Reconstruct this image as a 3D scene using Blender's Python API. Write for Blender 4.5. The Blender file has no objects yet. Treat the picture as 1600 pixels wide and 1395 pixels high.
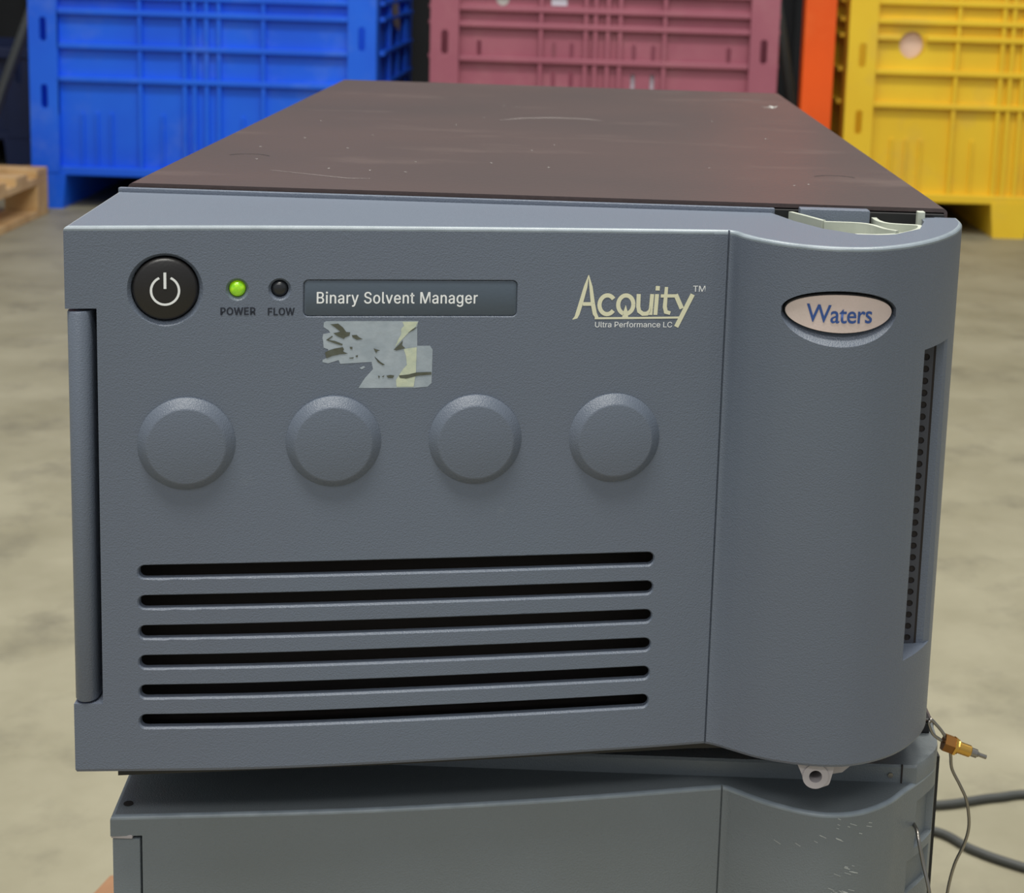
import bpy, bmesh, math, random
import numpy as np
from mathutils import Vector, Matrix
random.seed(4)
C = bpy.context.scene
COL = C.collection

# ------------------------------------------------------------------ camera, world, lights, exposure
cam_d = bpy.data.cameras.new('camera'); cam = bpy.data.objects.new('camera', cam_d); COL.objects.link(cam)
C.camera = cam
ZD = 0.5                                   # height of the upper instrument's bezel bottom above the floor
cam.location = (0.01744, -0.67969, 0.31190 + ZD)
cam.rotation_euler = (math.radians(80.0019), math.radians(-1.81268), math.radians(0.24038))
cam_d.sensor_fit = 'HORIZONTAL'; cam_d.sensor_width = 36
cam_d.lens = 2592.593 * 36 / 1600
cam_d.shift_x = (800 - 906.47) / 1600; cam_d.shift_y = -(697.5 - 396.74) / 1600
cam_d.clip_start = 0.02
cam_d.dof.use_dof = True; cam_d.dof.focus_distance = 0.64; cam_d.dof.aperture_fstop = 26

w = bpy.data.worlds.new('world'); C.world = w; w.use_nodes = True
bg = w.node_tree.nodes['Background']; bg.inputs[0].default_value = (0.90, 0.955, 1.0, 1); bg.inputs[1].default_value = 0.44

def area(name, loc, rot, sx, sy, power, col=(1, 1, 1)):
    d = bpy.data.lights.new(name, 'AREA'); d.shape = 'RECTANGLE'; d.size = sx; d.size_y = sy; d.energy = power; d.color = col
    o = bpy.data.objects.new(name, d); COL.objects.link(o); o.location = loc; o.rotation_euler = rot; return o
area('ceiling_lamp', (-0.3, -0.7, 3.3), (0, 0, 0), 1.5, .5, 66, (1.0, .98, .90))
area('ceiling_lamp', (0.7, 0.9, 3.5), (0, 0, 0), 1.5, .5, 40, (1.0, .97, .88))
area('ceiling_lamp', (0.0, 1.9, 4.4), (0, 0, 0), 4.4, .8, 150, (1.0, .97, .9))
area('ceiling_lamp', (-0.3, -2.8, 3.6), (math.radians(-28), 0, 0), 2.6, 1.4, 110, (1.0, .98, .95))
C.view_settings.view_transform = 'Standard'; C.view_settings.look = 'None'
C.view_settings.gamma = 1; C.view_settings.use_curve_mapping = False
C.view_settings.exposure = 0.0

# ------------------------------------------------------------------ materials
def lin(c): return tuple(((v/255)/12.92 if v/255 <= .04045 else ((v/255+.055)/1.055)**2.4) for v in c)
def mat(name, rgb, rough=.5, metal=0, bump=0, bscale=900, var=0, vscale=30, rgb2=None, emit=0, spec=.5, vdetail=3, ramp=(.35, .65), coat=0):
    m = bpy.data.materials.new(name); m.use_nodes = True; nt = m.node_tree; b = nt.nodes['Principled BSDF']
    b.inputs['Base Color'].default_value = (*lin(rgb), 1); b.inputs['Roughness'].default_value = rough
    b.inputs['Metallic'].default_value = metal; b.inputs['Specular IOR Level'].default_value = spec
    b.inputs['Coat Weight'].default_value = coat
    tc = nt.nodes.new('ShaderNodeTexCoord')
    n = nt.nodes.new('ShaderNodeTexNoise'); n.inputs['Scale'].default_value = vscale; n.inputs['Detail'].default_value = vdetail
    nt.links.new(tc.outputs['Object'], n.inputs['Vector'])
    r = nt.nodes.new('ShaderNodeValToRGB'); r.color_ramp.elements[0].position = ramp[0]; r.color_ramp.elements[1].position = ramp[1]
    c2 = rgb2 if rgb2 else tuple(max(0, min(255, v*(1-var))) for v in rgb)
    r.color_ramp.elements[0].color = (*lin(c2), 1); r.color_ramp.elements[1].color = (*lin(rgb), 1)
    nt.links.new(n.outputs['Fac'], r.inputs['Fac'])
    if var or rgb2: nt.links.new(r.outputs['Color'], b.inputs['Base Color'])
    if bump:
        n2 = nt.nodes.new('ShaderNodeTexNoise'); n2.inputs['Scale'].default_value = bscale; n2.inputs['Detail'].default_value = 4
        nt.links.new(tc.outputs['Object'], n2.inputs['Vector'])
        bp = nt.nodes.new('ShaderNodeBump'); bp.inputs['Strength'].default_value = bump; bp.inputs['Distance'].default_value = .0006
        nt.links.new(n2.outputs['Fac'], bp.inputs['Height']); nt.links.new(bp.outputs['Normal'], b.inputs['Normal'])
    if emit:
        b.inputs['Emission Color'].default_value = (*lin(rgb), 1); b.inputs['Emission Strength'].default_value = emit
    return m
def wear(m, rgb, scale, lo, hi, amount=1.0, sq=(1, 1, 1)):
    """a second worn/dirty colour laid over the base colour of m"""
    nt = m.node_tree; b = nt.nodes['Principled BSDF']
    tc = nt.nodes.new('ShaderNodeTexCoord'); mp = nt.nodes.new('ShaderNodeMapping'); mp.inputs['Scale'].default_value = sq
    n = nt.nodes.new('ShaderNodeTexNoise'); n.inputs['Scale'].default_value = scale; n.inputs['Detail'].default_value = 8
    n.inputs['Roughness'].default_value = .65
    nt.links.new(tc.outputs['Object'], mp.inputs['Vector']); nt.links.new(mp.outputs['Vector'], n.inputs['Vector'])
    r = nt.nodes.new('ShaderNodeMapRange'); r.inputs['From Min'].default_value = lo; r.inputs['From Max'].default_value = hi
    r.inputs['To Max'].default_value = amount
    nt.links.new(n.outputs['Fac'], r.inputs['Value'])
    mx = nt.nodes.new('ShaderNodeMix'); mx.data_type = 'RGBA'
    nt.links.new(r.outputs['Result'], mx.inputs[0])
    if b.inputs['Base Color'].links: nt.links.new(b.inputs['Base Color'].links[0].from_socket, mx.inputs[6])
    else: mx.inputs[6].default_value = b.inputs['Base Color'].default_value
    mx.inputs[7].default_value = (*lin(rgb), 1)
    nt.links.new(mx.outputs[2], b.inputs['Base Color'])
    return m

M = {}
M['plastic'] = mat('bezel_plastic', (101, 110, 124), .36, bump=.42, bscale=1700, rgb2=(100, 107, 121), vscale=9, ramp=(.3, .7))
wear(M['plastic'], (150, 157, 160), 60, .68, .86, .25)
M['plastic_low'] = mat('lower_bezel_plastic', (113, 120, 125), .36, bump=.45, bscale=1500, rgb2=(108, 114, 116), vscale=12, ramp=(.3, .7))
wear(M['plastic_low'], (140, 146, 146), 50, .66, .9, .3)
M['edge'] = mat('worn_edge_highlight', (140, 150, 158), .32, rgb2=(126, 136, 144), vscale=140, ramp=(.3, .7))  # paler chamfer plastic: edge highlight put into the colour, along with wear
M['cavity'] = mat('cavity_dark', (38, 32, 30), .8)
M['cover'] = mat('cover_brown_steel', (80, 67, 66), .38, bump=.25, bscale=500, rgb2=(74, 64, 64), vscale=7, ramp=(.3, .7))
wear(M['cover'], (128, 112, 106), 9, .56, .86, .35, (1, 2.2, 1))
M['black'] = mat('black_steel', (26, 26, 28), .5)
M['black_plastic'] = mat('button_black', (30, 28, 28), .38, bump=.1)
M['white'] = mat('print_white', (236, 238, 238), .5)
M['cream'] = mat('print_cream', (222, 220, 190), .5)
M['navy'] = mat('print_navy', (26, 32, 46), .6)
M['plate'] = mat('label_plate', (76, 87, 99), .38, bump=.12, bscale=700)
M['film'] = mat('sticker_film', (164, 174, 182), .4, bump=.3, bscale=300, rgb2=(150, 161, 170), vscale=160)
M['film2'] = mat('sticker_paper', (197, 203, 178), .6, bump=.3, bscale=300, rgb2=(180, 190, 172), vscale=300)
M['residue'] = mat('sticker_residue', (88, 92, 82), .7, rgb2=(78, 80, 66), vscale=400)
M['badge'] = mat('badge_metal', (226, 207, 202), .42, metal=.25, bump=.15, bscale=900, rgb2=(216, 200, 194), vscale=60)
M['blue_ink'] = mat('badge_blue', (48, 82, 150), .45)
M['beige'] = mat('latch_beige', (186, 190, 178), .45, rgb2=(172, 177, 165), vscale=60)
M['spout'] = mat('spout_grey', (172, 166, 168), .5)
M['green_led'] = mat('led_green', (165, 220, 20), .15, emit=.2, rgb2=(90, 180, 10), vscale=500, coat=1)
M['dark_led'] = mat('led_dark', (34, 36, 40), .25)
M['grille'] = mat('grille_grey', (66, 68, 76), .5)
M['steel'] = mat('steel_tube', (150, 145, 138), .28, metal=1)
M['brass'] = mat('brass', (214, 168, 84), .3, metal=1)
M['brass_dark'] = mat('brass_dark', (140, 96, 48), .45, metal=.8)
M['cable'] = mat('cable_rubber', (62, 64, 62), .6)
M['scratch'] = mat('scratch_white', (190, 190, 186), .7)
M['scratch_dim'] = mat('scratch_grey', (140, 132, 130), .7)
M['scratch_low'] = mat('scuff_grey', (176, 180, 178), .7)
M['dimple_shade'] = mat('dimple_shade_dark', (44, 39, 40), .6)
M['rubber'] = mat('rubber', (24, 24, 25), .8)
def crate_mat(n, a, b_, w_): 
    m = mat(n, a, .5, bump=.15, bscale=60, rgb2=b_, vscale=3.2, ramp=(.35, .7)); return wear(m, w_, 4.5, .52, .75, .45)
M['blue'] = crate_mat('crate_blue', (20, 106, 242), (14, 92, 230), (104, 138, 220))
M['maroon'] = crate_mat('crate_maroon', (172, 102, 118), (160, 90, 108), (186, 130, 136))
M['yellow'] = crate_mat('crate_yellow', (242, 204, 48), (234, 192, 40), (196, 160, 92))
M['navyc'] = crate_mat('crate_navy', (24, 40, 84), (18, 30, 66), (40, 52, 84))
M['orange'] = wear(mat('rack_orange', (246, 92, 14), .4, var=.06, vscale=4), (250, 120, 50), 6, .5, .8, .5)
M['galv'] = mat('galvanised', (84, 86, 84), .55, metal=.4)
M['wood'] = wear(mat('pallet_wood', (206, 172, 122), .7, bump=.3, bscale=90, rgb2=(188, 150, 100), vscale=14), (150, 112, 74), 9, .55, .8, .6, (1, 8, 1))
M['wood_red'] = mat('pallet_wood_stained', (160, 120, 88), .75, bump=.3, bscale=90, rgb2=(142, 102, 72), vscale=14)
M['pinkish'] = mat('carton_pale', (232, 200, 182), .7)
M['paper'] = mat('paper_white', (222, 222, 236), .7)
M['wallm'] = mat('dark_wall_sheet', (34, 35, 38), .8, var=.3, vscale=1.5)
M['floor'] = mat('concrete', (146, 141, 120), .62, bump=.3, bscale=60, rgb2=(128, 123, 102), vscale=5, vdetail=10, ramp=(.3, .68))
wear(M['floor'], (98, 94, 80), 7, .52, .74, .7); wear(M['floor'], (166, 160, 140), 3.2, .5, .8, .5)

# ------------------------------------------------------------------ helpers
def wloc(o):
    v = Vector((0, 0, 0))
    while o: v += o.location; o = o.parent
    return v
def finish(name, me, m, parent, smooth):
    if m is not None and not me.materials:
        for k in (m if isinstance(m, list) else [m]): me.materials.append(M[k])
    if smooth:
        for p in me.polygons: p.use_smooth = True
        me.set_sharp_from_angle(angle=math.radians(smooth))
    o = bpy.data.objects.new(name, me); COL.objects.link(o)
    if parent: o.parent = parent; o.location = -wloc(parent)      # meshes are written in world coordinates
    return o
def obj(name, bm, m, parent=None, smooth=0, label=None):
    me = bpy.data.meshes.new(name); bmesh.ops.recalc_face_normals(bm, faces=bm.faces[:]); bm.to_mesh(me); bm.free()
    o = finish(name, me, m, parent, smooth)
    if label: o['label'] = label
    return o
def thing(name, label, cat, loc, group=None):
    o = bpy.data.objects.new(name, None); COL.objects.link(o); o.location = loc; o.empty_display_size = .05
    o['label'] = label; o['category'] = cat
    if group: o['group'] = group
    return o
def tag(o, label, cat, group=None):
    o['label'] = label; o['category'] = cat
    if group: o['group'] = group
    return o
def box(bm, x0, x1, y0, y1, z0, z1, bev=0):
    r = bmesh.ops.create_cube(bm, size=1)
    vs = r['verts']
    for v in vs: v.co = Vector(((x0+x1)/2+v.co.x*(x1-x0), (y0+y1)/2+v.co.y*(y1-y0), (z0+z1)/2+v.co.z*(z1-z0)))
    if bev:
        es = list({e for v in vs for e in v.link_edges})
        bmesh.ops.bevel(bm, geom=es, offset=bev, segments=2, affect='EDGES', profile=.6)
    return bm
def NB(): return bmesh.new()
def ring(bm, pts): return [bm.verts.new(p) for p in pts]
def bridge(bm, a, b, closed=True):
    n = len(a)
    for i in range(n if closed else n-1): bm.faces.new((a[i], a[(i+1) % n], b[(i+1) % n], b[i]))
def cyl(bm, p0, p1, r0, r1=None, n=24, cap=True):
    r1 = r0 if r1 is None else r1
    p0 = Vector(p0); p1 = Vector(p1); d = (p1-p0).normalized()
    a = d.orthogonal().normalized(); b = d.cross(a)
    A = ring(bm, [p0+(a*math.cos(t)+b*math.sin(t))*r0 for t in [2*math.pi*i/n for i in range(n)]])
    B = ring(bm, [p1+(a*math.cos(t)+b*math.sin(t))*r1 for t in [2*math.pi*i/n for i in range(n)]])
    bridge(bm, A, B)
    if cap: bm.faces.new(A); bm.faces.new(B)
    return bm
def lathe(bm, c, d, prof, n=48, cap=True):
    """prof: (radius, height along d) rings"""
    c = Vector(c); d = Vector(d).normalized(); a = d.orthogonal().normalized(); b = d.cross(a); prev = None; first = None
    for r, h in prof:
        R = ring(bm, [c+d*h+(a*math.cos(t)+b*math.sin(t))*r for t in [2*math.pi*i/n for i in range(n)]])
        if prev: bridge(bm, prev, R)
        else: first = R
        prev = R
    if cap: bm.faces.new(prev); bm.faces.new(first)
    return bm
def prism(bm, poly, z0, z1):
    A = ring(bm, [(x, y, z0) for x, y in poly]); B = ring(bm, [(x, y, z1) for x, y in poly])
    bridge(bm, A, B); bm.faces.new(A); bm.faces.new(B); return bm
def spline(P_, n=8):
    P_ = [Vector(p) for p in P_]; out = []
    for i in range(len(P_)-1):
        p0 = P_[max(i-1, 0)]; p1 = P_[i]; p2 = P_[i+1]; p3 = P_[min(i+2, len(P_)-1)]
        if i == 0: p0 = p1*2-p2
        if i == len(P_)-2: p3 = p2*2-p1
        for k in range(n):
            t = k/n
            out.append(.5*((2*p1)+(p2-p0)*t+(2*p0-5*p1+4*p2-p3)*t*t+(3*p1-p0-3*p2+p3)*t**3))
    out.append(P_[-1]); return out
def tube(bm, pts, r, n=10, sm=6):
    pts = spline(pts, sm); prev = None; ref = Vector((.13, .37, .9)).normalized()
    for i, p in enumerate(pts):
        d = (pts[min(i+1, len(pts)-1)]-pts[max(i-1, 0)]).normalized()
        a = (ref-d*ref.dot(d)).normalized(); ref = a; b = d.cross(a)
        R = ring(bm, [p+(a*math.cos(t)+b*math.sin(t))*r for t in [2*math.pi*k/n for k in range(n)]])
        if prev: bridge(bm, prev, R)
        else: bm.faces.new(R)
        prev = R
    bm.faces.new(prev); return bm
def wallpath(bm, path, th, z0, z1, sm=6):
    """a thin upright wall following a plan path"""
    P_ = spline([(x, y, 0) for x, y in path], sm); L = []; Rr = []
    for i, p in enumerate(P_):
        d = (P_[min(i+1, len(P_)-1)]-P_[max(i-1, 0)]).normalized(); nrm = Vector((-d.y, d.x, 0))*th/2
        L.append(p+nrm); Rr.append(p-nrm)
    poly = [(q.x, q.y) for q in L]+[(q.x, q.y) for q in reversed(Rr)]
    e = .0003
    A = ring(bm, [(x, y, z0) for x, y in poly]); B = ring(bm, [(x, y, z1) for x, y in poly]); bridge(bm, A, B)
    k = len(L)
    for i in range(k-1):
        bm.faces.new((A[i], A[i+1], A[2*k-2-i], A[2*k-1-i])); bm.faces.new((B[i], B[i+1], B[2*k-2-i], B[2*k-1-i]))
    return bm

# ------------------------------------------------------------------ curved front of an instrument
class Front:
    """plan profiles at top and bottom; the wall between them is ruled"""
    def __init__(s, T, B, k, zb, zt, np1=6, np2=6):
        def full(P_):
            a = spline([(x, y, 0) for x, y in P_[:k+1]], np1); b = spline([(x, y, 0) for x, y in P_[k:]], np2)
            return np.array([(q.x, q.y) for q in a+b[1:]])
        s.T = full(T); s.B = full(B); s.zb = zb; s.zt = zt
    def prof(s, z):
        t = (z-s.zb)/(s.zt-s.zb); return s.B*(1-t)+s.T*t
    def y(s, x, z):
        p = s.prof(z); return float(np.interp(x, p[:, 0], p[:, 1]))
    def n(s, x, z):
        d = (s.y(x+.002, z)-s.y(x-.002, z))/.004; return Vector((d, -1, 0)).normalized()
    def solid(s, back, e=.0016, zb=None, zt=None):
        zb = s.zb if zb is None else zb; zt = s.zt if zt is None else zt
        bm = NB(); prev = None
        for z, i in [(zb, e), (zb+e*.3, e*.3), (zb+e, 0)]+[(zt-e+e*math.sin(t), e*(1-math.cos(t))) for t in np.linspace(0, math.pi/2, 5)]:
            p = [tuple(q) for q in s.prof(z)]+back
            m = len(p); out = []
            for k in range(m):
                a = Vector(p[k-1]); b = Vector(p[k]); c = Vector(p[(k+1) % m])
                d1 = (b-a).normalized(); d2 = (c-b).normalized()
                n1 = Vector((-d1.y, d1.x)); n2 = Vector((-d2.y, d2.x)); nn = n1+n2
                nn = nn/max(.4, nn.length_squared/2) if nn.length > 1e-6 else n1
                q = b+nn*i; out.append((q.x, q.y, z))
            R = ring(bm, out)
            if prev:
                k = set(bm.faces); bridge(bm, prev, R)
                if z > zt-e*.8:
                    for f in set(bm.faces)-k: f.material_index = 2  # top chamfer takes the painted highlight colour
            else: bm.faces.new(R)
            prev = R
        bm.faces.new(prev); return bm
    def strip(s, bm, shape, layers, mi=0, nx=28):
        """closed solid whose outline in (x,z) is shape(e) -> list of (x, zlow, zhigh); layers = (offset behind surface, e)"""
        prev = None
        def r_(off, e):
            cols = shape(e, nx)
            lo = [bm.verts.new((x, s.y(x, a)+off, a)) for x, a, b in cols]
            hi = [bm.verts.new((x, s.y(x, b)+off, b)) for x, a, b in cols]
            return lo, hi
        def cap(lo, hi):
            return [bm.faces.new((lo[i], lo[i+1], hi[i+1], hi[i])) for i in range(len(lo)-1)]
        fs = []
        for off, e in layers:
            lo, hi = r_(off, e); loop = lo+hi[::-1]
            if prev is None: fs += cap(lo, hi)
            else:
                n = len(loop)
                for i in range(n): fs.append(bm.faces.new((prev[i], prev[(i+1) % n], loop[(i+1) % n], loop[i])))
            prev = loop; last = (lo, hi)
        fs += cap(*last)
        for f in fs: f.material_index = mi
        return bm
def front_normals(me, s, dz=0):
    cache = {}
    def nrm(co):
        z = round(co.z-dz, 5)
        if z not in cache:
            P_ = s.prof(z); d = np.diff(P_, axis=0); d /= np.linalg.norm(d, axis=1)[:, None]; N_ = np.stack([d[:, 1], -d[:, 0]], 1)
            V_ = np.vstack([N_[:1], (N_[:-1]+N_[1:]), N_[-1:]]); V_ /= np.linalg.norm(V_, axis=1)[:, None]
            cache[z] = (P_, d, V_, N_)
        P_, d, V_, N_ = cache[z]; q = np.array([co.x, co.y])
        L_ = np.linalg.norm(np.diff(P_, axis=0), axis=1); t = np.clip(((q-P_[:-1])*d).sum(1), 0, L_)
        dist = np.linalg.norm(P_[:-1]+d*t[:, None]-q, axis=1); i = int(dist.argmin())
        k = t[i]/max(L_[i], 1e-9); n_ = V_[i]*(1-k)+V_[i+1]*k; sd = s.prof(z-.005), s.prof(z+.005)
        if abs(q[0]-.0750) < .0012: n_ = N_[i]
        slope = ((sd[1][i]-sd[0][i])/.010*n_).sum()
        return dist[i], Vector((n_[0], n_[1], -slope)).normalized()
    out = []; memo = {}
    for p in me.polygons:
        p.use_smooth = True
        r = []
        ok = abs(p.normal.z) < .25
        if ok:
            for vi in p.vertices:
                if vi not in memo: memo[vi] = nrm(me.vertices[vi].co)
                dist, n_ = memo[vi]
                if dist > 2.5e-4 or n_.dot(p.normal) < .8: ok = False; break
                r.append(n_)
        out += [tuple(n_) for n_ in r] if ok else [tuple(p.normal)]*len(p.vertices)
    me.normals_split_custom_set(out)
def rrect(x0, x1, zc, h, r):
    def f(e, nx):
        X0, X1, H_, R = x0-e, x1+e, h+e, min(r+e, h+e-1e-5)
        xs = [X0+R*(1-math.cos(t)) for t in np.linspace(.12, math.pi/2, 7)]
        xs += list(np.linspace(X0+R, X1-R, nx)[1:-1]) + [X1-R*(1-math.cos(t)) for t in np.linspace(math.pi/2, .12, 7)]
        out = []
        for x in xs:
            d = max(X0+R-x, x-(X1-R), 0); hh = (H_-R)+math.sqrt(max(R*R-d*d, 0)); out.append((x, zc-hh, zc+hh))
        return out
    return f
def ellipse(xc, zc, a, b, dzlow=0):
    def f(e, nx):
        out = []
        for t in np.linspace(.16, math.pi-.16, nx):
            out.append((xc-(a+e)*math.cos(t), zc-(b+e+ (dzlow if e > 0 else 0))*math.sin(t), zc+(b+e)*math.sin(t)))
        return out
    return f
def boolean(target, cutter, op='DIFFERENCE'):
    md = target.modifiers.new('b', 'BOOLEAN'); md.operation = op; md.solver = 'EXACT'; md.object = cutter
    dg = bpy.context.evaluated_depsgraph_get(); dg.update()
    me = bpy.data.meshes.new_from_object(target.evaluated_get(dg)); target.modifiers.clear()
    old = target.data; target.data = me
    bpy.data.objects.remove(cutter); return target
def temp(bm, mats):
    bmesh.ops.recalc_face_normals(bm, faces=bm.faces[:])
    me = bpy.data.meshes.new('tmp'); bm.to_mesh(me); bm.free()
    for k in mats: me.materials.append(M[k])
    o = bpy.data.objects.new('tmp', me); COL.objects.link(o); return o

# text as flat ink on a surface
def text_mesh(body, bold=0, spacing=1, sans=True):
    cu = bpy.data.curves.new('t', 'FONT'); cu.body = body; cu.size = 1; cu.offset = bold; cu.space_character = spacing; cu.resolution_u = 4
    if sans and SANS: cu.offset = 0
    if sans and SANS: cu.font = SANS
    o = bpy.data.objects.new('t', cu); COL.objects.link(o)
    dg = bpy.context.evaluated_depsgraph_get(); dg.update()
    me = bpy.data.meshes.new_from_object(o.evaluated_get(dg)); bpy.data.objects.remove(o)
    return me
try:
    import os
    SANS = bpy.data.fonts.load(os.path.join(bpy.utils.resource_path('LOCAL'), 'datafiles', 'fonts', 'Inter.woff2'))    # ships with Blender
except Exception: SANS = None
CAP = {k: max(v.co.y for v in text_mesh('H', sans=k).vertices) for k in (True, False)}
def ink_text(name, body, surf, x0, x1, z, cap, m, parent, bold=0, spacing=1, label=None, sans=True):
    me = text_mesh(body, bold, spacing, sans); xs = [v.co.x for v in me.vertices]; a, b = min(xs), max(xs)
    for v in me.vertices: v.co = surf(x0+(v.co.x-a)/(b-a)*(x1-x0), z+v.co.y/CAP[sans]*cap)
    me.name = name; me.materials.clear()
    if sans and SANS and bold:
        bb = bmesh.new(); n0 = len(me.vertices)
        for dx, dz in ((bold, 0), (-bold, 0), (0, bold*.6), (0, -bold*.6)):
            k = len(bb.verts); bb.from_mesh(me); bb.verts.ensure_lookup_table()
            for v in bb.verts[k:]: v.co.x += dx*cap*1.3; v.co.z += dz*cap*1.3
        bb.to_mesh(me); bb.free()
    o = finish(name, me, m, parent, 0)
    if label: o['label'] = label
    return o
def ribbon(bm, pts, wd, conv):
    P_ = [Vector((p[0], p[1])) for p in pts]; n = len(P_)
    W_ = wd if isinstance(wd, list) else [wd]*n
    L = []; R = []
    for i in range(n):
        d1 = (P_[i]-P_[i-1]).normalized() if i else (P_[1]-P_[0]).normalized()
        d2 = (P_[i+1]-P_[i]).normalized() if i < n-1 else d1
        nn = Vector((-d1.y-d2.y, d1.x+d2.x)); nn = nn/max(.5, nn.length_squared/2)
        L.append(bm.verts.new(conv(*(P_[i]+nn*W_[i]/2)))); R.append(bm.verts.new(conv(*(P_[i]-nn*W_[i]/2))))
    for i in range(n-1): bm.faces.new((L[i], L[i+1], R[i+1], R[i]))
def poly(bm, pts, conv):
    f = bm.faces.new([bm.verts.new(conv(x, y)) for x, y in pts]); bmesh.ops.triangulate(bm, faces=[f])
def arcp(cx, cy, rx, ry, a0, a1, n=20): return [(cx+rx*math.cos(math.radians(a0+(a1-a0)*i/n)), cy-ry*math.sin(math.radians(a0+(a1-a0)*i/n))) for i in range(n+1)]

# ------------------------------------------------------------------ setting
bm = NB(); box(bm, -9, 9, -5, 8, -.15, 0); f = obj('floor', bm, 'floor'); f['kind'] = 'structure'
bm = NB(); box(bm, -9, 9, 7.2, 7.4, 0, 5)
for i in range(45): box(bm, -9+i*.4, -8.8+i*.4, 7.16, 7.2, 0, 5)
f = obj('wall_back', bm, 'wallm'); f['kind'] = 'structure'

# ------------------------------------------------------------------ crates
def corner_fill(bm, outer, O, corner, yy):
    """closes the gap between the polygon's straddling pair of points and a rectangle corner"""
    cx, cz = corner; n = len(outer)
    for i in range(n):
        (ax, az), (bx, bz) = outer[i], outer[(i+1) % n]
        if (abs(ax-cx) < 1e-6 and abs(bz-cz) < 1e-6 and abs(az-cz) > 1e-6) or (abs(az-cz) < 1e-6 and abs(bx-cx) < 1e-6 and abs(ax-cx) > 1e-6):
            bm.faces.new((O[i], O[(i+1) % n], bm.verts.new((cx, yy, cz)))); return
def slotted(bm, x0, x1, z0, z1, y0, y1, slots):
    """upright plate with through slots (xc, zc, w, h) stacked in z; octagonal slot outlines"""
    slots = sorted(slots, key=lambda s: s[1]); z = z0
    for xc, zc, ww, hh in slots:
        a, b = zc-hh/2-.02, zc+hh/2+.02
        if a > z: box(bm, x0, x1, y0, y1, z, a)
        n = 16; inner = [(xc+ww/2*math.cos(t), zc+(hh/2-ww/2)*(1 if math.sin(t) > 0 else -1)+ww/2*math.sin(t)) for t in [2*math.pi*(i+.5)/n for i in range(n)]]
        outer = []
        for t in [2*math.pi*(i+.5)/n for i in range(n)]:
            dx, dz = math.cos(t), math.sin(t); k = 1/max(abs(dx), abs(dz)); dx *= k; dz *= k
            outer.append((xc+dx*((x1-xc) if dx > 0 else (xc-x0)), zc+dz*((b-zc) if dz > 0 else (zc-a))))
        I0 = ring(bm, [(x, y0, z_) for x, z_ in inner]); O0 = ring(bm, [(x, y0, z_) for x, z_ in outer])
        I1 = ring(bm, [(x, y1, z_) for x, z_ in inner]); O1 = ring(bm, [(x, y1, z_) for x, z_ in outer])
        bridge(bm, I0, O0); bridge(bm, I1, O1); bridge(bm, I0, I1)
        # corner fillers
        for cx, cz in ((x0, a), (x1, a), (x0, b), (x1, b)):
            for O, yy in ((O0, y0), (O1, y1)): corner_fill(bm, outer, O, (cx, cz), yy)
        z = b
    if z < z1: box(bm, x0, x1, y0, y1, z, z1)
RIBZ = (.12, .405, .507, .612, .662, .72)
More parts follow.
